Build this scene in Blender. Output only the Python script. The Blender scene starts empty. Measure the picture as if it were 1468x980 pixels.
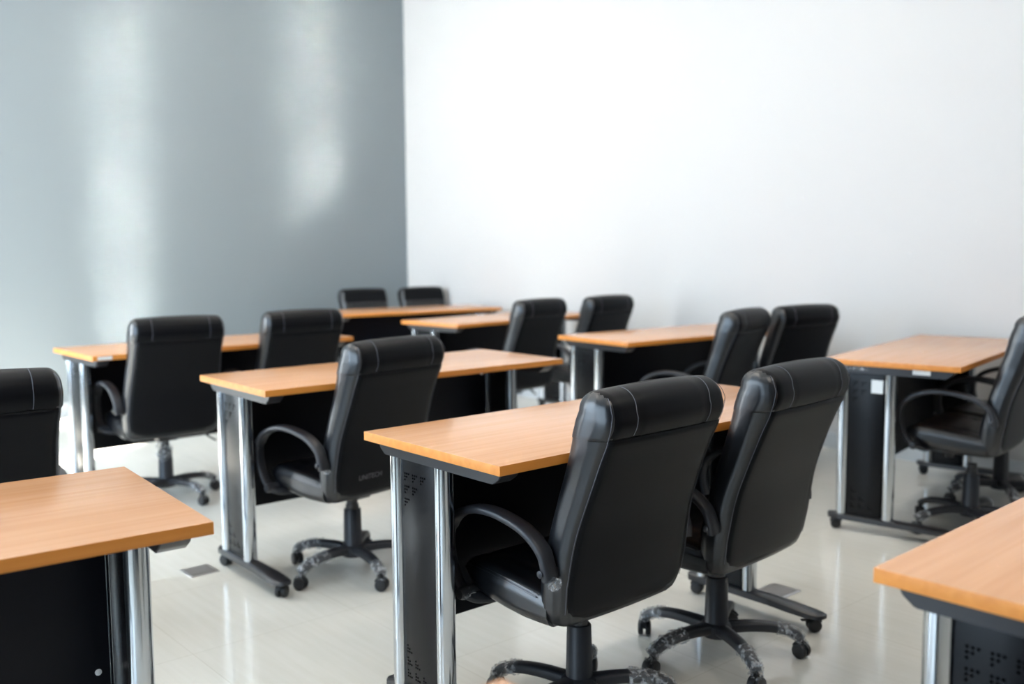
import bpy, bmesh, math, random
from mathutils import Vector, Matrix

C = bpy.context.scene.collection
PI = math.pi
R = math.radians
random.seed(7)

# ------------------------------------------------------------------ camera
CAM_H = 1.320
f_px = 1382.4
fw = Vector((0.6509265, 0.75294818, -0.09676636)).normalized()
rt = Vector((0.75607155, -0.65445707, -0.00646145)).normalized()
up = rt.cross(fw).normalized()
cd = bpy.data.cameras.new('camera')
cd.sensor_fit = 'HORIZONTAL'
cd.sensor_width = 36.0
cd.lens = f_px / 1468 * 36.0
cd.clip_start = 0.05
cd.dof.use_dof = True
cd.dof.focus_distance = 2.35
cd.dof.aperture_fstop = 2.1
cam = bpy.data.objects.new('camera', cd)
C.objects.link(cam)
rot = Matrix((rt, up, -fw)).transposed()
cam.matrix_world = Matrix.Translation((0, 0, CAM_H)) @ rot.to_4x4()
bpy.context.scene.camera = cam

# ------------------------------------------------------------------ colour
sc = bpy.context.scene
sc.view_settings.view_transform = 'Standard'
sc.view_settings.look = 'None'
sc.view_settings.gamma = 1.0
sc.view_settings.use_curve_mapping = False
sc.view_settings.exposure = 0.08
sc.cycles.blur_glossy = 0.0
sc.cycles.sample_clamp_indirect = 0.0

# room extents (x along the long desk edges, y towards the grey wall)
XL, XR, YB, YG, H = -1.8, 5.68, -2.6, 8.2, 4.05

# ------------------------------------------------------------------ world + lights
w = bpy.data.worlds.new('world')
sc.world = w
w.use_nodes = True
bg = w.node_tree.nodes['Background']
bg.inputs['Color'].default_value = (0.75, 0.87, 1.0, 1)
bg.inputs['Strength'].default_value = 1.0


def lamp(name, kind, loc, direction, energy, color=(1, 1, 1), **kw):
    ld = bpy.data.lights.new(name, kind)
    ld.energy = energy
    ld.color = color
    for k, v in kw.items():
        setattr(ld, k, v)
    o = bpy.data.objects.new(name, ld)
    C.objects.link(o)
    o.location = loc
    o.rotation_euler = Vector(direction).to_track_quat('-Z', 'Y').to_euler()
    return o


SUN_T = 0.63
lamp('sun', 'SUN', (-6, -2, 6), (0.85, 0.527, -SUN_T), 150.0, (1.0, 0.95, 0.88), angle=R(1.0))
# area lamps as daylight from the windows of the left wall (beside and ahead of the camera)
def window_light(name, y0, y1, z0, z1, e, col):
    o = lamp(name, 'AREA', (XL + 0.12, (y0 + y1) / 2, (z0 + z1) / 2), (1, 0, 0), e, col, shape='RECTANGLE')
    o.rotation_euler = (R(90), 0, R(-90))
    o.data.size = y1 - y0
    o.data.size_y = z1 - z0
    return o
WINS = [('front', 7.2, 8.12, 0.3, 3.4, 235, (0.86, 0.94, 1.0)), ('centre', 4.50, 4.98, 0.4, 3.3, 90, (0.50, 0.74, 1.0)),  # centre lamp is added between the openings to highlight the chair sides
        ('middle', 0.9, 3.90, 0.3, 2.8, 130, (0.64, 0.82, 1.0))]
for n_, y0, y1, z0, z1, e_, c_ in WINS:
    window_light('window_daylight_' + n_, y0, y1, z0, z1, e_, c_)
# ceiling panels (above the frame)
for i, (x, y) in enumerate(((0.9, 0.2), (3.6, 0.2), (0.9, 3.2), (3.6, 3.2), (0.9, 6.2), (3.6, 6.2))):
    o = lamp('ceiling_panel_light', 'AREA', (x, y, H - 0.06), (0, 0, -1), 22, (1.0, 0.90, 0.78), shape='RECTANGLE')
    o.data.size = 1.2
    o.data.size_y = 0.6

# ------------------------------------------------------------------ materials
def mat(name, color, rough=0.5, metal=0.0, coat=0.0, spec=0.5, bump=None, croug=0.1):
    m = bpy.data.materials.new(name)
    m.use_nodes = True
    nt = m.node_tree
    b = nt.nodes['Principled BSDF']
    b.inputs['Base Color'].default_value = (*color, 1)
    b.inputs['Roughness'].default_value = rough
    b.inputs['Metallic'].default_value = metal
    b.inputs['Coat Weight'].default_value = coat
    b.inputs['Coat Roughness'].default_value = croug
    b.inputs['Specular IOR Level'].default_value = spec
    if bump:
        scale, strength, dist = bump
        tc = nt.nodes.new('ShaderNodeTexCoord')
        n = nt.nodes.new('ShaderNodeTexNoise')
        n.inputs['Scale'].default_value = scale
        n.inputs['Detail'].default_value = 3
        bp = nt.nodes.new('ShaderNodeBump')
        bp.inputs['Strength'].default_value = strength
        bp.inputs['Distance'].default_value = dist
        nt.links.new(tc.outputs['Object'], n.inputs['Vector'])
        nt.links.new(n.outputs['Fac'], bp.inputs['Height'])
        nt.links.new(bp.outputs['Normal'], b.inputs['Normal'])
    return m


def wood(name, ca, cb, rough, spec=0.5):
    m = mat(name, ca, rough, spec=spec)
    nt = m.node_tree
    b = nt.nodes['Principled BSDF']
    tc = nt.nodes.new('ShaderNodeTexCoord')
    mp = nt.nodes.new('ShaderNodeMapping')
    mp.inputs['Scale'].default_value = (1.2, 26, 26)
    n = nt.nodes.new('ShaderNodeTexNoise')
    n.inputs['Scale'].default_value = 1.6
    n.inputs['Detail'].default_value = 6
    n.inputs['Distortion'].default_value = 0.6
    cr = nt.nodes.new('ShaderNodeValToRGB')
    cr.color_ramp.elements[0].position = 0.3
    cr.color_ramp.elements[1].position = 0.7
    cr.color_ramp.elements[0].color = (*cb, 1)
    cr.color_ramp.elements[1].color = (*ca, 1)
    nt.links.new(tc.outputs['Object'], mp.inputs['Vector'])
    nt.links.new(mp.outputs['Vector'], n.inputs['Vector'])
    nt.links.new(n.outputs['Fac'], cr.inputs['Fac'])
    nt.links.new(cr.outputs['Color'], b.inputs['Base Color'])
    return m


M_TOP = wood('beech_laminate', (0.66, 0.345, 0.175), (0.59, 0.285, 0.13), 0.22, 0.65)
M_EDGE = wood('orange_edge_band', (0.78, 0.30, 0.055), (0.68, 0.235, 0.035), 0.4)
M_CHROME = mat('chrome', (0.60, 0.63, 0.66), 0.13, 1.0)
M_PAINT = mat('black_painted_steel', (0.018, 0.018, 0.021), 0.32, 0.0, spec=0.6)
M_PANEL = mat('satin_black_end_panel', (0.005, 0.005, 0.006), 0.27, 0.0, spec=0.2)
M_PRIV = mat('black_modesty_panel', (0.003, 0.0035, 0.007), 0.42, spec=0.22)
M_HOLE = mat('punched_hole', (0.001, 0.001, 0.001), 0.9, spec=0.0)
M_LEATHER = mat('black_leatherette', (0.003, 0.0038, 0.006), 0.31, spec=0.8, bump=(900, 0.12, 0.0006))
M_BACK = mat('black_back_cover', (0.003, 0.0034, 0.005), 0.42, spec=0.15, bump=(900, 0.12, 0.0006))
M_PLASTIC = mat('black_plastic', (0.022, 0.023, 0.028), 0.42, spec=0.5, bump=(1200, 0.1, 0.0004))
M_RUBBER = mat('black_caster', (0.012, 0.012, 0.013), 0.45)
M_THREAD = mat('grey_thread', (0.13, 0.135, 0.16), 0.7)
M_STEEL = mat('brushed_steel', (0.6, 0.6, 0.62), 0.3, 1.0)
M_LABEL = mat('white_label', (0.82, 0.84, 0.84), 0.45)
M_PRINT = mat('grey_print', (0.35, 0.36, 0.38), 0.5)
M_TRIM = mat('grey_trim', (0.22, 0.23, 0.25), 0.4, 0.5)
M_WHITE = mat('white_wall_paint', (0.62, 0.61, 0.60), 0.6, spec=0.3)
M_GREY = mat('grey_wall_paint', (0.235, 0.270, 0.290), 0.45, spec=0.5)
M_CEIL = mat('ceiling_white', (0.85, 0.84, 0.82), 0.8)
M_BASEB = mat('pale_baseboard', (0.58, 0.61, 0.63), 0.4)
M_FRAME = mat('white_window_frame', (0.8, 0.8, 0.8), 0.4)
M_BLIND = mat('pale_roller_blind', (0.75, 0.78, 0.8), 0.8)

# clear wrinkled plastic film
M_FILM = bpy.data.materials.new('clear_wrinkled_film')
M_FILM.use_nodes = True
nt = M_FILM.node_tree
nt.nodes.clear()
out = nt.nodes.new('ShaderNodeOutputMaterial')
mix = nt.nodes.new('ShaderNodeMixShader')
tr = nt.nodes.new('ShaderNodeBsdfTransparent')
gl = nt.nodes.new('ShaderNodeBsdfPrincipled')
gl.inputs['Base Color'].default_value = (0.7, 0.72, 0.74, 1)
gl.inputs['Roughness'].default_value = 0.12
gl.inputs['Specular IOR Level'].default_value = 1.0
tc = nt.nodes.new('ShaderNodeTexCoord')
vo = nt.nodes.new('ShaderNodeTexVoronoi')
vo.inputs['Scale'].default_value = 75
bp = nt.nodes.new('ShaderNodeBump')
bp.inputs['Strength'].default_value = 1.0
bp.inputs['Distance'].default_value = 0.01
nz = nt.nodes.new('ShaderNodeTexNoise')
nz.inputs['Scale'].default_value = 60
nz.inputs['Detail'].default_value = 4
cr = nt.nodes.new('ShaderNodeValToRGB')
cr.color_ramp.elements[0].position = 0.45
cr.color_ramp.elements[0].color = (0.10, 0.10, 0.10, 1)
cr.color_ramp.elements[1].position = 0.68
cr.color_ramp.elements[1].color = (0.72, 0.72, 0.72, 1)
nt.links.new(tc.outputs['Object'], vo.inputs['Vector'])
nt.links.new(tc.outputs['Object'], nz.inputs['Vector'])
nt.links.new(vo.outputs['Distance'], bp.inputs['Height'])
nt.links.new(bp.outputs['Normal'], gl.inputs['Normal'])
nt.links.new(nz.outputs['Fac'], cr.inputs['Fac'])
nt.links.new(cr.outputs['Color'], mix.inputs['Fac'])
nt.links.new(tr.outputs[0], mix.inputs[1])
nt.links.new(gl.outputs[0], mix.inputs[2])
nt.links.new(mix.outputs[0], out.inputs['Surface'])

# floor: polished pale tiles with faint streaks and joints
M_FLOOR = mat('polished_floor_tiles', (0.5, 0.49, 0.44), 0.14, spec=0.5)
nt = M_FLOOR.node_tree
b = nt.nodes['Principled BSDF']
tc = nt.nodes.new('ShaderNodeTexCoord')
mp = nt.nodes.new('ShaderNodeMapping')
mp.inputs['Scale'].default_value = (14, 0.9, 1)
n1 = nt.nodes.new('ShaderNodeTexNoise')
n1.inputs['Scale'].default_value = 3
n1.inputs['Detail'].default_value = 7
cr = nt.nodes.new('ShaderNodeValToRGB')
cr.color_ramp.elements[0].position = 0.25
cr.color_ramp.elements[1].position = 0.75
cr.color_ramp.elements[0].color = (0.645, 0.635, 0.575, 1)
cr.color_ramp.elements[1].color = (0.70, 0.69, 0.64, 1)
br = nt.nodes.new('ShaderNodeTexBrick')
br.offset = 0.0
br.inputs['Scale'].default_value = 1.0
br.inputs['Mortar Size'].default_value = 0.0016
br.inputs['Brick Width'].default_value = 0.6
br.inputs['Row Height'].default_value = 0.6
br.inputs['Color1'].default_value = (1, 1, 1, 1)
br.inputs['Color2'].default_value = (0.975, 0.975, 0.97, 1)
br.inputs['Mortar'].default_value = (0.84, 0.83, 0.80, 1)
mx = nt.nodes.new('ShaderNodeMix')
mx.data_type = 'RGBA'
mx.blend_type = 'MULTIPLY'
mx.inputs[0].default_value = 1.0
nt.links.new(tc.outputs['Object'], mp.inputs['Vector'])
nt.links.new(mp.outputs['Vector'], n1.inputs['Vector'])
nt.links.new(tc.outputs['Object'], br.inputs['Vector'])
nt.links.new(n1.outputs['Fac'], cr.inputs['Fac'])
nt.links.new(cr.outputs['Color'], mx.inputs[6])
nt.links.new(br.outputs['Color'], mx.inputs[7])
nt.links.new(mx.outputs[2], b.inputs['Base Color'])
rr = nt.nodes.new('ShaderNodeMapRange')
rr.inputs['To Min'].default_value = 0.115
rr.inputs['To Max'].default_value = 0.135
nt.links.new(n1.outputs['Fac'], rr.inputs['Value'])
nt.links.new(rr.outputs['Result'], b.inputs['Roughness'])

# ------------------------------------------------------------------ mesh helpers
def obj(name, bm, mats, parent=None, smooth=True, angle=40):
    me = bpy.data.meshes.new(name)
    bmesh.ops.recalc_face_normals(bm, faces=bm.faces[:])
    bm.to_mesh(me)
    bm.free()
    for m in (mats if isinstance(mats, (list, tuple)) else [mats]):
        me.materials.append(m)
    if smooth:
        for p in me.polygons:
            p.use_smooth = True
        me.set_sharp_from_angle(angle=R(angle))
    o = bpy.data.objects.new(name, me)
    C.objects.link(o)
    if parent:
        o.parent = parent
    return o


def struct(name, bm, m, parent=None):
    o = obj(name, bm, m, parent, smooth=False)
    if not parent:
        o['kind'] = 'structure'
    return o


def thing(name, label, cat, group=None, loc=(0, 0, 0), rotz=0):
    o = bpy.data.objects.new(name, None)
    o.empty_display_size = 0.1
    C.objects.link(o)
    o.location = loc
    o.rotation_euler = (0, 0, rotz)
    o['label'] = label
    o['category'] = cat
    if group:
        o['group'] = group
    return o


def box(bm, x0, x1, y0, y1, z0, z1, bev=0.0, mi=0):
    r = bmesh.ops.create_cube(bm, size=1)
    vs = r['verts']
    for v in vs:
        v.co = Vector(((x0 + x1) / 2 + v.co.x * (x1 - x0), (y0 + y1) / 2 + v.co.y * (y1 - y0),
                       (z0 + z1) / 2 + v.co.z * (z1 - z0)))
    fs = set(f for v in vs for f in v.link_faces)
    for f_ in fs:
        f_.material_index = mi
    if bev > 0:
        es = list(set(e for v in vs for e in v.link_edges))
        bmesh.ops.bevel(bm, geom=es, offset=bev, segments=2, affect='EDGES', profile=0.6)


def rings(bm, rs, cap=True, closed=True, mi=0):
    """loft a list of equally long vertex rings"""
    vr = [[bm.verts.new(p) for p in r] for r in rs]
    n = len(vr[0])
    for a, b_ in zip(vr, vr[1:]):
        for i in range(n if closed else n - 1):
            j = (i + 1) % n
            f_ = bm.faces.new((a[i], a[j], b_[j], b_[i]))
            f_.material_index = mi
    if cap:
        for r in (vr[0], vr[-1]):
            f_ = bm.faces.new(r)
            f_.material_index = mi
    return vr


def circ(c, ax, r, n=20, ry=None, up_=None):
    ax = Vector(ax).normalized()
    u_ = Vector(up_) if up_ else (Vector((0, 0, 1)) if abs(ax.z) < 0.9 else Vector((0, 1, 0)))
    s = ax.cross(u_).normalized()
    t = s.cross(ax).normalized()
    ry = ry or r
    return [Vector(c) + s * r * math.cos(2 * PI * i / n) + t * ry * math.sin(2 * PI * i / n) for i in range(n)]


def lathe(bm, prof, c=(0, 0, 0), n=28, ax='z', cap=True, mi=0):
    rs = []
    for r, h in prof:
        ring = []
        for i in range(n):
            a = 2 * PI * i / n
            if ax == 'z':
                ring.append(Vector((c[0] + r * math.cos(a), c[1] + r * math.sin(a), c[2] + h)))
            elif ax == 'x':
                ring.append(Vector((c[0] + h, c[1] + r * math.cos(a), c[2] + r * math.sin(a))))
            else:
                ring.append(Vector((c[0] + r * math.cos(a), c[1] + h, c[2] + r * math.sin(a))))
        rs.append(ring)
    rings(bm, rs, cap, mi=mi)


def catmull(pts, k=6):
    pts = [Vector(p) for p in pts]
    P = [pts[0] * 2 - pts[1]] + pts + [pts[-1] * 2 - pts[-2]]
    out_ = []
    for i in range(1, len(P) - 2):
        p0, p1, p2, p3 = P[i - 1:i + 3]
        for j in range(k):
            t = j / k
            out_.append(0.5 * ((2 * p1) + (p2 - p0) * t + (2 * p0 - 5 * p1 + 4 * p2 - p3) * t * t
                               + (3 * p1 - p0 - 3 * p2 + p3) * t ** 3))
    out_.append(pts[-1])
    return out_


def sweep(bm, path, wx, wn, side=(1, 0, 0), e=3.0, n=20, taper=None, cap=True, mi=0):
    """sweep a superellipse section; width wx along 'side', wn across"""
    path = [Vector(p) for p in path]
    rs = []
    L = len(path)
    for i, p in enumerate(path):
        t = (path[min(i + 1, L - 1)] - path[max(i - 1, 0)]).normalized()
        s = Vector(side)
        s = (s - t * s.dot(t)).normalized()
        q = t.cross(s).normalized()
        k = taper(i / (L - 1)) if taper else 1.0
        kx, kn = k if isinstance(k, tuple) else (k, k)
        ring = []
        for j in range(n):
            a = 2 * PI * j / n
            ca, sa = math.cos(a), math.sin(a)
            ring.append(p + s * (wx / 2 * kx * math.copysign(abs(ca) ** (2 / e), ca))
                        + q * (wn / 2 * kn * math.copysign(abs(sa) ** (2 / e), sa)))
        rs.append(ring)
    rings(bm, rs, cap, mi=mi)


def tube(bm, path, r, n=6, cap=True):
    path = [Vector(p) for p in path]
    rs = []
    L = len(path)
    prev = None
    for i, p in enumerate(path):
        t = (path[min(i + 1, L - 1)] - path[max(i - 1, 0)]).normalized()
        u_ = prev if prev is not None else (Vector((0, 0, 1)) if abs(t.z) < 0.9 else Vector((1, 0, 0)))
        s = t.cross(u_).normalized()
        q = s.cross(t).normalized()
        prev = q
        rs.append([p + s * r * math.cos(2 * PI * j / n) + q * r * math.sin(2 * PI * j / n) for j in range(n)])
    rings(bm, rs, cap)


# ------------------------------------------------------------------ room shell
bm = bmesh.new(); box(bm, XL - 0.3, XR + 0.2, YB - 0.2, YG + 0.2, -0.1, 0.0)
struct('floor', bm, M_FLOOR)
bm = bmesh.new(); box(bm, XL - 0.3, XR + 0.2, YB - 0.2, YG + 0.2, H, H + 0.1)
struct('ceiling', bm, M_CEIL)
bm = bmesh.new(); box(bm, XL - 0.2, XR + 0.2, YG, YG + 0.2, 0, H)
struct('wall_front', bm, M_GREY)
bm = bmesh.new(); box(bm, XR, XR + 0.2, YB, YG, 0, H)
struct('wall_right', bm, M_WHITE)
bm = bmesh.new(); box(bm, XL - 0.2, XR + 0.2, YB - 0.2, YB, 0, H)
struct('wall_back', bm, mat('mid_grey_rear_wall', (0.2, 0.2, 0.2), 0.7))
# left wall with two tall narrow clear openings, solid behind the daylight lamps
SL = [(3.90, 4.46), (5.05, 5.47)]
ZT, ZB = 3.2, 0.12
bm = bmesh.new()
ys = [YB] + [v for s in SL for v in s] + [YG]
for a, b_ in ((YB, SL[0][0]), (SL[0][1], SL[1][0]), (SL[1][1], YG)):
    box(bm, XL - 0.2, XL, a, b_, 0, H)
for a, b_ in SL:
    box(bm, XL - 0.2, XL, a, b_, 0, ZB)
    box(bm, XL - 0.2, XL, a, b_, ZT, H)
struct('wall_left', bm, mat('blue_grey_window_wall', (0.10, 0.13, 0.17), 0.6))
for i, (a, b_) in enumerate(SL):
    bm = bmesh.new()
    for z in (ZB, 1.25, 2.28, ZT - 0.03):
        box(bm, XL - 0.14, XL - 0.08, a, b_, z, z + (0.03 if z != 2.28 else 0.06))
    for y in (a, b_ - 0.02):
        box(bm, XL - 0.14, XL - 0.08, y, y + 0.02, ZB, ZT)
    struct('window_%d' % (i + 1), bm, M_FRAME)
for i, (n_, y0, y1, z0, z1, e_, c_) in enumerate(WINS):  # unseen frames added around the daylight lamps
    bm = bmesh.new()
    for a, b_, c, d in ((y0 - 0.05, y1 + 0.05, z0 - 0.05, z0), (y0 - 0.05, y1 + 0.05, z1, z1 + 0.05), (y0 - 0.05, y0, z0, z1), (y1, y1 + 0.05, z0, z1)):
        box(bm, XL, XL + 0.1, a, b_, c, d)
    struct('window_%d' % (i + 3), bm, M_FRAME)
bm = bmesh.new(); box(bm, XL, XR - 0.012, YG - 0.012, YG, 0, 0.1, 0.002)
struct('baseboard_front', bm, M_BASEB)
bm = bmesh.new(); box(bm, XR - 0.012, XR, YB, YG, 0, 0.1, 0.002)
struct('baseboard_right', bm, M_BASEB)


# ------------------------------------------------------------------ desk
DW, DD, DT = 1.5, 0.6, 0.805
FX = 0.688          # leg frame x


def caster_mesh(r=0.026):
    """twin wheel caster, wheel centre at origin, axle along x"""
    bm = bmesh.new()
    for s in (-1, 1):
        prof = [(r * 0.35, s * 0.004), (r * 0.92, s * 0.0045), (r, s * 0.008), (r, s * 0.017), (r * 0.9, s * 0.0205),
                (r * 0.55, s * 0.0225), (r * 0.2, s * 0.0225)]
        lathe(bm, prof, n=20, ax='x')
    lathe(bm, [(0.006, -0.02), (0.006, 0.02)], n=10, ax='x')
    # hood over the wheels
    rs = []
    for k in range(9):
        a = R(20 + 140 * k / 8)
        c = Vector((0, math.cos(a) * r * 1.1, math.sin(a) * r * 1.1))
        d = Vector((0, math.cos(a), math.sin(a)))
        rs.append([c + Vector((-0.006, 0, 0)) - d * 0.003, c + Vector((0.006, 0, 0)) - d * 0.003,
                   c + Vector((0.006, 0, 0)) + d * 0.004, c + Vector((-0.006, 0, 0)) + d * 0.004])
    rings(bm, rs)
    lathe(bm, [(0.010, r * 0.9), (0.010, r * 1.25), (0.006, r * 1.3), (0.006, r * 1.9)], n=12)
    return bm


def perf(bm, x, sgn, y0, z0, down):
    """triangular groups of punched holes on the outer face of the end panel"""
    rows = (3, 2, 1)
    for r_i, cnt in enumerate(rows):
        for c_i in range(cnt):
            gy = y0 - c_i * 0.038 * 1.0
            gz = z0 - (r_i * 0.036 if down else -r_i * 0.036)
            for rr_, k in enumerate((3, 2, 1)):
                for c in range(k):
                    yy = gy - c * 0.0088
                    zz = gz - (rr_ * 0.0088 if down else -rr_ * 0.0088)
                    cc = Vector((x + sgn * 0.0004, yy, zz))
                    ring = [bm.verts.new(cc + Vector((0, math.cos(a) * 0.003, math.sin(a) * 0.003)))
                            for a in [2 * PI * q / 8 for q in range(8)]]
                    f_ = bm.faces.new(ring)
                    f_.material_index = 1


def make_desk():
    root = thing('training_desk', 'x', 'desk', 'beech topped training desks on casters')
    bm = bmesh.new()
    box(bm, -DW / 2, DW / 2, -DD / 2, DD / 2, DT - 0.025, DT, 0.0012)
    for f_ in bm.faces:
        if abs(f_.normal.z) < 0.5:
            f_.material_index = 1
    obj('desk_top', bm, [M_TOP, M_EDGE], root)
    for s in (-1, 1):
        # bracket under the top
        bm = bmesh.new()
        prof = [(-0.272, DT - 0.026), (0.275, DT - 0.026), (0.268, DT - 0.045), (0.245, DT - 0.062), (-0.232, DT - 0.062),
                (-0.258, DT - 0.045)]
        rings(bm, [[Vector((s * FX + dx, y, z)) for y, z in prof] for dx in (-0.03, 0.03)])
        bmesh.ops.bevel(bm, geom=bm.edges[:], offset=0.002, segments=2, affect='EDGES')
        obj('top_bracket', bm, M_PAINT, root)
        for y in (0.005, 0.215):
            bm = bmesh.new()
            lathe(bm, [(0.0265, 0.076), (0.0265, DT - 0.063)], (s * FX, y, 0), n=32)
            t = obj('leg_tube', bm, M_CHROME, root)
            t['label'] = 'chrome leg tube'
        bm = bmesh.new()
        x0 = s * (FX + 0.006)
        box(bm, min(x0 - s * 0.018, x0 + s * 0.008), max(x0 - s * 0.018, x0 + s * 0.008), 0.032, 0.188, 0.078, DT - 0.066, 0.0015)
        xo = x0 + s * 0.008
        perf(bm, xo, s, 0.168, DT - 0.105, True)
        perf(bm, xo, s, 0.168, 0.115, False)
        obj('end_panel', bm, [M_PANEL, M_HOLE], root)
        # foot bar with rounded tips
        bm = bmesh.new()
        st = [(-0.305, 0.010, 0.012), (-0.30, 0.020, 0.014), (-0.285, 0.029, 0.016), (-0.25, 0.034, 0.02), (-0.17, 0.033, 0.024), (-0.09, 0.028, 0.026),
              (0.22, 0.027, 0.026), (0.262, 0.027, 0.024), (0.272, 0.020, 0.02), (0.276, 0.010, 0.014)]
        rs = []
        for y, hw, h in st:
            zt = 0.076 if y > -0.12 else 0.076 - (-0.12 - y) * 0.05
            rs.append([Vector((s * FX - hw, y, zt - h)), Vector((s * FX + hw, y, zt - h)),
                       Vector((s * FX + hw, y, zt - 0.004)), Vector((s * FX + hw * 0.8, y, zt)),
                       Vector((s * FX - hw * 0.8, y, zt)), Vector((s * FX - hw, y, zt - 0.004))])
        rings(bm, rs)
        obj('foot_bar', bm, M_PAINT, root)
        for y, ang in ((-0.262, 0.9 * s), (0.24, 0.4)):
            c = obj('caster', caster_mesh(0.0235), M_RUBBER, root)
            c.location = (s * FX, y, 0.0235)
            c.rotation_euler = (0, 0, ang)
            if y < 0:
                bm = bmesh.new()
                box(bm, -0.008, 0.008, 0.012, 0.045, 0.014, 0.018, 0.001)
                k = obj('brake_lever', bm, M_RUBBER, c)
    bm = bmesh.new()
    box(bm, -0.666, 0.666, 0.176, 0.190, 0.245, DT - 0.026, 0.0015)
    obj('modesty_panel', bm, M_PRIV, root)
    for s in (-1, 1):
        for z in (0.367, 0.70):
            bm = bmesh.new()
            lathe(bm, [(0.0075, 0), (0.0075, -0.0025), (0.004, -0.0035)], (s * 0.64, 0.176, z), n=14, ax='y')
            obj('screw_cap', bm, M_LABEL, root)
    return root


def kids(o):
    return [c for c in bpy.data.objects if c.parent == o]


def dup(root, loc, rotz, label, name=None):
    r = root.copy()
    C.objects.link(r)
    r.location = loc
    r.rotation_euler = (0, 0, rotz)
    r['label'] = label
    for ch in kids(root):
        c = ch.copy()
        C.objects.link(c)
        c.parent = r
        for g in kids(ch):
            d = g.copy()
            C.objects.link(d)
            d.parent = c
    return r


desk0 = make_desk()
DESKS = [
    ('centre', 2.197, 2.019, -0.12, 'beech desk in the centre foreground with two black chairs tucked against its near side'),
    ('midleft', 2.361, 3.539, -0.73, 'beech desk left of centre with a single chair, next to the floor socket plate'),
    ('backleft', 2.259, 5.212, 1.15, 'beech desk by the grey wall at far left, white sticker on its front edge'),
    ('row2right', 4.658, 3.776, -4.26, 'beech desk right of centre whose two chairs stand close to the white wall'),
    ('row3right', 4.724, 5.560, 4.86, 'second farthest beech desk, pale top, two chairs on its right'),
    ('far', 4.755, 6.847, -8.86, 'farthest beech desk, in front of the two chairs at the room corner'),
    ('right', 4.778, 2.252, 10.10, 'beech desk at right with white square sticker on its black end panel'),
    ('frontright', 2.185, 0.485, 1.62, 'beech desk cut off by the bottom right corner of the photo'),
    ('frontleft', 0.015, 2.082, -3.76, 'beech desk cut off by the left edge, its black modesty panel and screw facing us'),
    ('bottom', -0.03, 0.555, 0.0, 'nearest desk, only a blurred orange corner showing at the bottom edge'),
    ('hidden', 0.20, 3.72, 0.0, 'desk at the left edge almost wholly hidden behind the cropped chair'),
]
D = {}
for i, (k, x, y, r_, lab) in enumerate(DESKS):
    if i == 0:
        o = desk0
        o['label'] = lab
        o.location = (x, y, 0)
        o.rotation_euler = (0, 0, R(r_))
    else:
        o = dup(desk0, (x, y, 0), R(r_), lab)
    D[k] = o


# ------------------------------------------------------------------ office chair
def sect(cy, cz, ny, nz, h, w, r=0.03, n=11, bulge=0.006, groove=None, mod=None):
    """section ring in the plane spanned by x and (ny,nz): inner side = -n, outer side = +n.
    h half thickness, w half width"""
    pts = []
    r = min(r, h * 0.98, w * 0.98)
    def P(x, q):
        return Vector((x, cy + ny * q, cz + nz * q))
    xs_in = w - r
    # outer side, from +x to -x
    N = 26
    for i in range(N + 1):
        x = xs_in - 2 * xs_in * i / N
        q = h
        if groove:
            for gx in groove:
                q -= 0.005 * math.exp(-((abs(x) - gx) / 0.006) ** 2)
        pts.append((x, q + bulge * (1 - (x / w) ** 2) - bulge * (1 - (xs_in / w) ** 2)))
    for i in range(1, 8):
        a = PI / 2 + PI / 2 * i / 8
        pts.append((-xs_in + math.cos(a) * r, (h - r) + math.sin(a) * r))
    m = 4
    for i in range(m + 1):
        q = (h - r) - 2 * (h - r) * i / m
        pts.append((-w - 0.004 * math.cos(PI / 2 * (q / max(h, 1e-4))), q))
    for i in range(1, 8):
        a = PI + PI / 2 * i / 8
        pts.append((-xs_in + math.cos(a) * r, -(h - r) + math.sin(a) * r))
    for i in range(N + 1):
        x = -xs_in + 2 * xs_in * i / N
        q = -h
        if mod:
            q += mod(x)
        pts.append((x, q))
    for i in range(1, 8):
        a = 1.5 * PI + PI / 2 * i / 8
        pts.append((xs_in + math.cos(a) * r, -(h - r) + math.sin(a) * r))
    for i in range(m + 1):
        q = -(h - r) + 2 * (h - r) * i / m
        pts.append((w + 0.004 * math.cos(PI / 2 * (q / max(h, 1e-4))), q))
    for i in range(1, 8):
        a = PI / 2 * i / 8
        pts.append((xs_in + math.cos(a) * r, (h - r) + math.sin(a) * r))
    return [P(x, q) for x, q in pts]


def interp(tab, z):
    if z <= tab[0][0]:
        return tab[0][1]
    for (a, va), (b_, vb) in zip(tab, tab[1:]):
        if z <= b_:
            t = (z - a) / (b_ - a)
            return va + (vb - va) * t
    return tab[-1][1]


def smooth_tab(tab, k=8):
    pts = catmull([(a, b_, 0) for a, b_ in tab], k)
    return [(p.x, p.y) for p in pts]


OUT = smooth_tab([(0.345, -0.125), (0.36, -0.160), (0.40, -0.176), (0.48, -0.190), (0.60, -0.212), (0.70, -0.245), (0.80, -0.285),
                  (0.86, -0.312), (0.93, -0.325), (0.965, -0.31)])
INN = smooth_tab([(0.345, -0.085), (0.40, -0.082), (0.48, -0.088), (0.52, -0.096), (0.60, -0.112), (0.70, -0.138), (0.80, -0.165), (0.90, -0.190), (0.95, -0.215), (0.965, -0.235)])
WID = [(0.345, 0.195), (0.352, 0.210), (0.365, 0.226), (0.40, 0.240), (0.47, 0.247), (0.56, 0.243), (0.66, 0.235), (0.75, 0.230), (0.82, 0.2305), (0.90, 0.232), (0.965, 0.226)]


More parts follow.
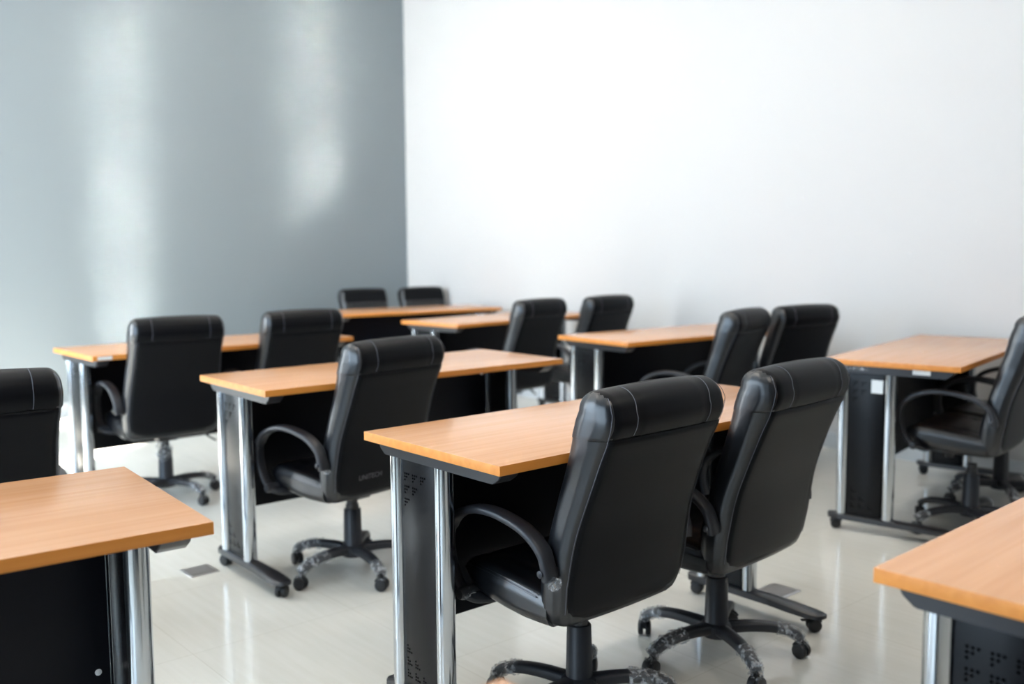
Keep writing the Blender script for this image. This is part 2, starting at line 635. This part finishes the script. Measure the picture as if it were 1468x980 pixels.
def make_chair():
    root = thing('office_chair', 'x', 'chair', 'black office chairs at the desks')
    up_parts = []

    def part(name, bm, m, upper=True, **k):
        o = obj(name, bm, m, root, **k)
        if upper:
            up_parts.append(o)
        return o

    # ---- seat: loft along y from rear to the rounded front
    bm = bmesh.new()
    rs = []
    sts = [(-0.12, 0.350, 0.436), (-0.08, 0.348, 0.440), (-0.02, 0.347, 0.447), (0.05, 0.352, 0.454), (0.11, 0.360, 0.460),
           (0.16, 0.370, 0.463), (0.19, 0.382, 0.461), (0.21, 0.395, 0.455), (0.225, 0.412, 0.443), (0.229, 0.42, 0.432)]
    ssts = []
    for a, b_ in zip(sts, sts[1:]):
        for j in range(4):
            t = j / 4
            ssts.append(tuple(p + (q - p) * t for p, q in zip(a, b_)))
    ssts.append(sts[-1])
    for y, z0, z1 in ssts:
        def md(x, y=y):
            # raised centre with cross channels; q negative is up here
            g = math.exp(-((abs(x) - 0.15) / 0.007) ** 2) * 0.006
            ch = 0.0
            if abs(x) < 0.15:
                ch = 0.005 * max(0, math.cos((y - 0.03) * 2 * PI / 0.085)) ** 8
            return g + ch
        w_ = 0.240 if y < 0.15 else 0.240 - 0.018 * ((y - 0.15) / 0.08) ** 2
        rs.append(sect(y, (z0 + z1) / 2, 0, -1, (z1 - z0) / 2, w_, r=0.028, mod=md))
    rings(bm, rs)
    seat = part('seat', bm, M_LEATHER, angle=60)
    # piping along the seat's upper side edges
    for s in (-1, 1):
        bm = bmesh.new()
        for off in (0.0, 0.007):
            pth = [Vector((s * (0.2405 - off * 0.6), y, z1 - 0.0155 + off * 0.9)) for y, z0, z1 in ssts if -0.09 < y < 0.2]
            tube(bm, pth, 0.0021 if off == 0 else 0.0015)
        c = obj('piping', bm, M_LEATHER, seat)
    # ---- backrest
    bm = bmesh.new()
    rs = []
    zs = [0.345 + (0.868 - 0.345) * (i / 44) for i in range(45)]
    for z in zs:
        yo, yi, w_ = interp(OUT, z), interp(INN, z), interp(WID, z)
        if z < 0.352:
            yo += 0.0
        dz = 0.02
        dy = (interp(OUT, z + dz) + interp(INN, z + dz) - interp(OUT, z - dz) - interp(INN, z - dz)) / 2
        t = Vector((0, dy, 2 * dz)).normalized()
        nrm = Vector((0, -1, 0))
        def md(x, z=z):
            if z < 0.48:
                return 0.0
            g = math.exp(-((abs(x) - 0.15) / 0.008) ** 2) * 0.007
            ch = 0.009 * max(0, math.cos((z - 0.55) * 2 * PI / 0.09)) ** 8 if abs(x) < 0.15 else 0
            return g + ch
        kz = 1.0
        rs.append(sect((yo + yi) / 2, z, nrm.y, nrm.z, (yi - yo) / 2 / abs(nrm.y) * kz, w_, r=0.03 + 0.012 * min(1, max(0, (z - 0.7) / 0.14)), bulge=0.010 - 0.002 * min(1, max(0, (z - 0.7) / 0.14)), mod=md))
    rings(bm, rs)
    back = part('backrest', bm, [M_LEATHER], angle=60)
    # smooth outer cover panel, slightly proud of the side boxing
    bm = bmesh.new()
    rs = []
    for z in [0.372 + (0.862 - 0.372) * (i / 30) for i in range(31)]:
        yo, w_ = interp(OUT, z), interp(WID, z) - 0.016
        kb = min(1, (z - 0.372) / 0.05)
        w2 = w_ - 0.06 * (1 - math.sqrt(max(0, 1 - (1 - kb) ** 2)))
        ring = []
        for i in range(25):
            x = -w2 + 2 * w2 * i / 24
            bul = 0.010 * (1 - (x / 0.24) ** 2)
            edge = 0.002 * (1 - abs(x / w2) ** 14) * min(1, kb * 3) * min(1, (0.866 - z) / 0.01)
            ring.append(Vector((x, yo - bul - edge + 0.0012 + (0.0018 if abs(x / w2) > 0.999 else 0), z)))
        rs.append(ring)
    vr = rings(bm, rs, cap=False, closed=False)
    for f_ in list(bm.faces):
        pass
    bp_ = obj('back_cover', bm, M_BACK, back)
    bp_.modifiers.new('solid', 'SOLIDIFY').thickness = 0.004
    # ---- headrest roll with two seams
    bm = bmesh.new()
    rs = []
    hz = [(0.858, -0.006), (0.862, 0.002), (0.868, 0.004), (0.885, 0.009), (0.90, 0.010), (0.915, 0.008), (0.925, 0.004)]
    for z, ex in hz:
        yo, yi, w_ = interp(OUT, z) - ex, interp(INN, z), interp(WID, z) + 0.003
        rs.append(sect((yo + yi) / 2, z, -1, 0.0, (yi - yo) / 2, w_ + 0.0005 - 0.002 * (z > 0.87), r=0.042, bulge=0.008,
                       groove=(0.138,)))
    # closing arc over the top
    yo, yi = interp(OUT, 0.925) - 0.004, interp(INN, 0.925)
    cy, hh = (yo + yi) / 2, (yi - yo) / 2
    for k in range(1, 10):
        a = PI / 2 * k / 9
        rs.append(sect(cy + 0.004 * math.sin(a), 0.925 + 0.050 * math.sin(a), -1, 0.0, max(hh * math.cos(a), 0.004),
                       0.231 - 0.034 * (1 - math.cos(a)), r=max(0.042 * math.cos(a), 0.003), bulge=0.008 * math.cos(a), groove=(0.138,)))
        rs[-1] = [Vector((p.x, p.y, p.z + 0.008 * math.sin(a) * (1 - (p.x / 0.235) ** 2))) for p in rs[-1]]
    rings(bm, rs)
    bm.normal_update()
    for f_ in bm.faces:
        if abs(f_.calc_center_median().x) > 0.212:
            f_.material_index = 1
    head = part('headrest', bm, [M_BACK, M_LEATHER], angle=70)
    head['label'] = 'rolled leatherette headrest with two stitched seams'
    # seams on the headrest
    for s in (-1, 1):
        bm = bmesh.new()
        pth = []
        for z in (0.868, 0.885, 0.90, 0.915, 0.925):
            ex = interp(hz, z)
            pth.append(Vector((s * 0.144, interp(OUT, z) - ex - 0.0045, z)))
        for k in range(1, 8):
            a = PI / 2 * k / 8
            pth.append(Vector((s * 0.144, cy - hh * math.cos(a) - 0.003 * math.cos(a), 0.930 + 0.052 * math.sin(a) + 0.008 * math.sin(a) * math.cos(a))))
        tube(bm, catmull(pth, 3), 0.0009)
        obj('seam_stitching', bm, M_THREAD, head)
    # stitching outlining the side boxing of the back
    for s in (-1, 1):
        bm = bmesh.new()
        pth = []
        for i in range(26):
            z = 0.40 + (0.868 - 0.40) * i / 25
            pth.append(Vector((s * (interp(WID, z) - 0.0115), interp(OUT, z) + 0.0035, z)))
        for z in (0.885, 0.90, 0.915, 0.925):
            pth.append(Vector((s * (0.2215), interp(OUT, z) + 0.001, z)))
        for k in range(1, 10):
            a = PI / 2 * k / 9
            pth.append(Vector((s * (0.2215 - 0.030 * (1 - math.cos(a))), cy - (hh - 0.008) * math.cos(a) , 0.925 + 0.047 * math.sin(a))))
        tube(bm, catmull(pth, 2), 0.0008)
        obj('side_stitching', bm, M_THREAD, back)
    # ---- armrests
    ap = [(-0.160, 0.498), (-0.157, 0.528), (-0.138, 0.568), (-0.085, 0.604), (-0.02, 0.622), (0.05, 0.630), (0.12, 0.624), (0.185, 0.600),
          (0.228, 0.560), (0.240, 0.51), (0.230, 0.455), (0.205, 0.405), (0.175, 0.378)]
    for s in (-1, 1):
        bm = bmesh.new()
        pth = [Vector((s * (0.272 if 0 < i < 12 else 0.268), y, z)) for i, (y, z) in enumerate(ap)]
        pth += [Vector((s * 0.255, 0.155, 0.366)), Vector((s * 0.225, 0.145, 0.360)), Vector((s * 0.18, 0.14, 0.357))]
        def tp(t):
            if t < 0.12:
                return (1.05, 1.25 - 2 * t)
            if t < 0.55:
                return (1.12, 1.0)
            return (0.85, 0.85)
        P_ = catmull(pth, 6)
        sweep(bm, P_, 0.043, 0.024, side=(1, 0, 0.0), e=2.9, taper=tp)
        arm = part('armrest', bm, M_PLASTIC, angle=50)
        bm = bmesh.new()
        a, b_ = sorted((s * 0.225, s * 0.262))
        box(bm, a, b_, -0.168, -0.135, 0.492, 0.528, 0.006)
        obj('arm_mount', bm, M_PLASTIC, arm)
        bm = bmesh.new()
        lathe(bm, [(0.008, 0), (0.010, s * 0.004), (0.007, s * 0.006)], (s * 0.293, -0.152, 0.515), n=12, ax='x')
        obj('arm_bolt', bm, M_PLASTIC, arm)
        bm = bmesh.new()
        lathe(bm, [(0.006, s * 0.215), (0.017, s * 0.218), (0.0185, s * 0.225), (0.0185, s * 0.282), (0.015, s * 0.291), (0.006, s * 0.294)],
              (0, 0.176, 0.376), n=20, ax='x')
        obj('arm_end_cap', bm, M_PLASTIC, arm)
    # ---- mechanism + lever + tension knob
    bm = bmesh.new()
    box(bm, -0.17, 0.17, -0.06, 0.15, 0.338, 0.350, 0.003)
    box(bm, -0.05, 0.05, -0.06, 0.13, 0.312, 0.342, 0.008)
    part('tilt_mechanism', bm, M_PAINT)
    bm = bmesh.new()
    lathe(bm, [(0.016, 0.0), (0.019, 0.004), (0.019, 0.028), (0.012, 0.03)], (0, 0.10, 0.285), n=18)
    part('tension_knob', bm, M_PLASTIC)
    bm = bmesh.new()
    tube(bm, catmull([(0.04, 0.02, 0.328), (0.14, 0.025, 0.326), (0.20, 0.028, 0.322), (0.235, 0.03, 0.305)], 4), 0.005, 8)
    sweep(bm, [(0.225, 0.03, 0.312), (0.25, 0.03, 0.292), (0.285, 0.028, 0.268)], 0.022, 0.010, side=(0, 1, 0), e=2.5)
    part('height_lever', bm, M_PLASTIC)
    # ---- column
    bm = bmesh.new()
    lathe(bm, [(0.040, 0.104), (0.040, 0.112), (0.038, 0.115), (0.0345, 0.262), (0.032, 0.266), (0.024, 0.267)], n=32)
    part('column_cover', bm, M_PLASTIC, upper=False)
    bm = bmesh.new()
    lathe(bm, [(0.026, 0.24), (0.026, 0.285), (0.022, 0.287), (0.022, 0.315)], n=28)
    part('gas_column', bm, M_PAINT, upper=False)
    return root, up_parts


LEG_PATH = [(0.015, 0.098), (0.06, 0.100), (0.11, 0.103), (0.17, 0.101), (0.22, 0.092), (0.255, 0.078), (0.27, 0.064)]


def make_base(root):
    """five-star base: hub, legs (> film), casters; returns list of objects to rotate as a swivel"""
    o_ = []
    bm = bmesh.new()
    lathe(bm, [(0.020, 0.066), (0.045, 0.070), (0.052, 0.080), (0.052, 0.108), (0.044, 0.116), (0.035, 0.117)], n=30)
    o_.append((obj('base_hub', bm, M_PLASTIC, root), 0))
    for k in range(5):
        bm = bmesh.new()
        pth = catmull([(r_, 0, z) for r_, z in LEG_PATH], 4)
        sweep(bm, pth, 0.052, 0.036, side=(0, 1, 0), e=3.4,
              taper=lambda t: (1.0 - 0.38 * t, 1.0 - 0.25 * t))
        leg = obj('base_leg', bm, M_PLASTIC, root, angle=50)
        o_.append((leg, k))
        c = obj('caster', caster_mesh(0.025), M_RUBBER, root)
        o_.append((c, k))
    return o_


def film_mesh(seed, r0, bulk=1.0):
    rnd = random.Random(seed)
    bm = bmesh.new()
    full = catmull([(r_, 0, z) for r_, z in LEG_PATH], 8)
    pth = [p for p in full if p.x > r0]
    rs = []
    n = 26
    L = len(pth)
    ph = [rnd.uniform(0, 6.28) for _ in range(6)]
    for i, p in enumerate(pth):
        t = (pth[min(i + 1, L - 1)] - pth[max(i - 1, 0)]).normalized()
        s = Vector((0, 1, 0))
        q = t.cross(s).normalized()
        kk = (i / (L - 1))
        gx, gn = 0.031 - 0.009 * (p.x / 0.27), 0.0225 - 0.004 * (p.x / 0.27)
        ring = []
        for j in range(n):
            a = 2 * PI * j / n
            d = 1 + bulk * (0.10 * math.sin(3 * a + ph[0] + i * 0.9) + 0.07 * math.sin(7 * a - i * 1.7 + ph[1]) + rnd.uniform(-0.07, 0.09))
            ca, sa = math.cos(a), math.sin(a)
            ring.append(p + s * gx * d * math.copysign(abs(ca) ** 0.75, ca) + q * gn * d * math.copysign(abs(sa) ** 0.75, sa))
        rs.append(ring)
    # droop around the caster stem
    e = pth[-1]
    for dz, kx in ((-0.012, 1.0), (-0.022, 0.85)):
        rs.append([Vector((e.x + 0.006 + 0.018 * kx * math.cos(2 * PI * j / n), 0.019 * kx * math.sin(2 * PI * j / n) * (1 + rnd.uniform(-.1, .1)),
                           e.z + dz + rnd.uniform(-0.003, 0.003))) for j in range(n)])
    rings(bm, rs, cap=False)
    return bm


chair0, upper = make_chair()
base0 = make_base(chair0)
FILM = {}
for i, r0 in enumerate((0.135, 0.19, 0.215)):
    FILM[i] = film_mesh(11 + i, r0)
film_me = {}
for i, b_ in FILM.items():
    o = obj('plastic_wrap', b_, M_FILM, None, angle=25)
    film_me[i] = o.data
    bpy.data.objects.remove(o)


def pose_base(root, phase, wraps, seed):
    rnd = random.Random(seed)
    legs = [c for c in kids(root) if c.name.startswith('base_leg')]
    cas = [c for c in kids(root) if c.name.startswith('caster')]
    for k, (l, c) in enumerate(zip(sorted(legs, key=lambda o: o.name), sorted(cas, key=lambda o: o.name))):
        a = R(phase) + k * 2 * PI / 5 - root.rotation_euler.z
        l.rotation_euler = (0, 0, a)
        c.location = (0.272 * math.cos(a), 0.272 * math.sin(a), 0.0252)
        c.rotation_euler = (0, 0, rnd.uniform(0, 6.28))
        for ch in kids(l):
            bpy.data.objects.remove(ch)
        if wraps[k] is not None:
            w_ = bpy.data.objects.new('plastic_wrap', film_me[wraps[k]])
            C.objects.link(w_)
            w_.parent = l
            w_['label'] = 'crumpled clear plastic wrap'


N_ = None
CHAIRS = [
    # key, x, y, rot, base phase, wraps, drop, label
    ('C1', 1.86, 1.87, 1, 38, (1, 1, N_, N_, 0), 0, 'nearest black chair, left one of the pair at the centre desk'),
    ('C2', 2.47, 1.855, 4, 27, (N_, 1, 0, 1, 1), 0, 'black chair, right one of the pair at the centre desk, four base legs plastic wrapped'),
    ('K', 2.03, 3.355, 9, 46, (N_, 0, 0, 2, 2), 0, 'lone black chair at the desk left of centre, armrest loop towards the chrome leg'),
    ('L', 0.597, 3.26, 0, 20, (N_, 1, N_, N_, N_), -0.006, 'black chair cut off by the left edge of the photo, seen squarely from behind'),
    ('C3a', 1.905, 5.03, -3, 2, (1, N_, N_, 1, 1), -0.01, 'black chair at the far left desk with sunlit wrapped column, left of its pair'),
    ('C3b', 2.61, 5.04, -2, 50, (N_, N_, N_, N_, N_), -0.01, 'black chair at the far left desk, right of its pair, behind the middle desk'),
    ('g1', 4.37, 5.06, 6, 15, (1, N_, 1, N_, N_), 0, 'black chair at the second farthest desk, the left one, with its armrest showing'),
    ('h1', 5.04, 5.045, 2, 30, (N_,) * 5, 0, 'black chair at the second farthest desk, the right one nearer the white wall'),
    ('i1', 4.39, 3.43, 12, 25, (N_,) * 5, 0, 'narrow looking turned black chair right of centre, overlapping the chair beside the white wall'),
    ('j1', 5.045, 3.40, -12, 60, (N_,) * 5, 0, 'black chair seen broadside against the white wall, right of centre'),
    ('R1', 4.48, 1.93, 8, 150, (2, 1, 1, 1, N_), -0.045, 'black chair in side view at the right edge, big loop armrest'),
    ('R2', 5.10, 2.05, 5, 145, (0, 1, 1, 1, N_), -0.03, 'black chair behind the side-view chair at the right edge, mostly hidden'),
    ('f1', 4.77, 7.40, 174, 12, (N_,) * 5, 0.022, 'farthest black chair, left one of the two beyond the last desk'),
    ('f2', 5.365, 7.31, 174, 33, (N_,) * 5, 0.022, 'farthest black chair, right one of the two, in the corner of the room'),
]
CH = {}
for i, (k, x, y, r_, ph, wr, dr, lab) in enumerate(CHAIRS):
    if i == 0:
        o = chair0
        o.location = (x, y, 0)
        o.rotation_euler = (0, 0, R(r_))
        o['label'] = lab
    else:
        o = dup(chair0, (x, y, 0), R(r_), lab)
    CH[k] = o
for i, (k, x, y, r_, ph, wr, dr, lab) in enumerate(CHAIRS):
    o = CH[k]
    pose_base(o, ph, wr, i)
    if dr:
        for c in kids(o):
            nm = c.name.split('.')[0]
            if nm in ('seat', 'backrest', 'headrest', 'armrest', 'tilt_mechanism', 'tension_knob', 'height_lever'):
                c.location.z -= dr

# ------------------------------------------------------------------ details
# stickers on the desks
def sticker(parent, name, x0, x1, y0, y1, z0, z1, m, label):
    bm = bmesh.new()
    box(bm, x0, x1, y0, y1, z0, z1)
    o = obj(name, bm, m, parent, smooth=False)
    o['label'] = label
    return o

sticker(D['backleft'], 'sticker', -0.725, -0.655, -0.3012, -0.3, 0.783, 0.801, M_LABEL, 'white sticker on the front edge')
xo = -(FX + 0.0145)
s_ = sticker(D['right'], 'sticker', xo - 0.0008, xo, 0.036, 0.088, 0.655, 0.715, M_LABEL, 'white square sticker')
sticker(D['right'], 'metal_label', -(FX + 0.0312), -(FX + 0.03), -0.17, -0.095, DT - 0.050, DT - 0.030, M_LABEL, 'small silver label')
sticker(D['right'], 'film_strip', -(FX + 0.0312), -(FX + 0.03), 0.10, 0.235, DT - 0.048, DT - 0.034, M_FILM, 'torn strip of protective film')

def scrap(parent, c, r, seed, label='scrap of crumpled clear plastic'):
    rnd = random.Random(seed)
    bm = bmesh.new()
    bmesh.ops.create_icosphere(bm, subdivisions=3, radius=1)
    for v in bm.verts:
        k = 1 + rnd.uniform(-0.28, 0.28)
        v.co = Vector((c[0] + v.co.x * r[0] * k, c[1] + v.co.y * r[1] * k, c[2] + v.co.z * r[2] * k))
    o = obj('plastic_scrap', bm, M_FILM, parent, angle=20)
    o['label'] = label

def arm_of(key):
    return sorted([c for c in kids(CH[key]) if c.name.startswith('armrest')], key=lambda c: c.name)[0]

scrap(arm_of('C1'), (-0.270, -0.178, 0.492), (0.020, 0.012, 0.016), 3)
scrap(arm_of('C1'), (-0.262, 0.170, 0.372), (0.026, 0.022, 0.016), 4)
scrap(arm_of('K'), (-0.262, -0.172, 0.488), (0.014, 0.009, 0.008), 5)
col = [c for c in kids(CH['C3a']) if c.name.startswith('gas_column')][0]
scrap(col, (-0.012, -0.02, 0.27), (0.036, 0.034, 0.065), 6, 'sunlit crumpled clear plastic around the column')

# floor socket plates
for i, (x, y, lab) in enumerate(((1.555, 3.785, 'square metal floor socket plate left of the lone chair'),
                                 (3.13, 2.06, 'floor socket plate beside the right foot of the centre desk'))):
    bm = bmesh.new()
    box(bm, -0.06, 0.06, -0.06, 0.06, 0, 0.003, 0.001)
    o = thing('floor_socket', lab, 'floor socket', None, (x, y, 0.0))
    obj('cover_plate', bm, M_STEEL, o)
    bm = bmesh.new()
    box(bm, -0.05, 0.05, -0.05, 0.05, 0.003, 0.0042)
    obj('lid', bm, mat('dull_zinc_%d' % i, (0.30, 0.29, 0.28), 0.4, 0.6), o)

# letters on the lower back of the lone chair
cu = bpy.data.curves.new('back_lettering', 'FONT')
cu.body = 'UNITECH'
cu.size = 0.028
cu.extrude = 0.0004
to = bpy.data.objects.new('tmp_text', cu)
C.objects.link(to)
bpy.context.view_layer.update()
me = bpy.data.meshes.new_from_object(to.evaluated_get(bpy.context.evaluated_depsgraph_get()))
bpy.data.objects.remove(to)
me.materials.clear()
me.materials.append(mat('faded_grey_print', (0.10, 0.10, 0.115), 0.6))
t = bpy.data.objects.new('back_lettering', me)
C.objects.link(t)
bk = [c for c in kids(CH['K']) if c.name.startswith('backrest')][0]
t.parent = bk
t['label'] = 'faint grey lettering'
t.location = (-0.135, interp(OUT, 0.445) - 0.0165, 0.435)
t.rotation_euler = (R(90 + 8), 0, 0)
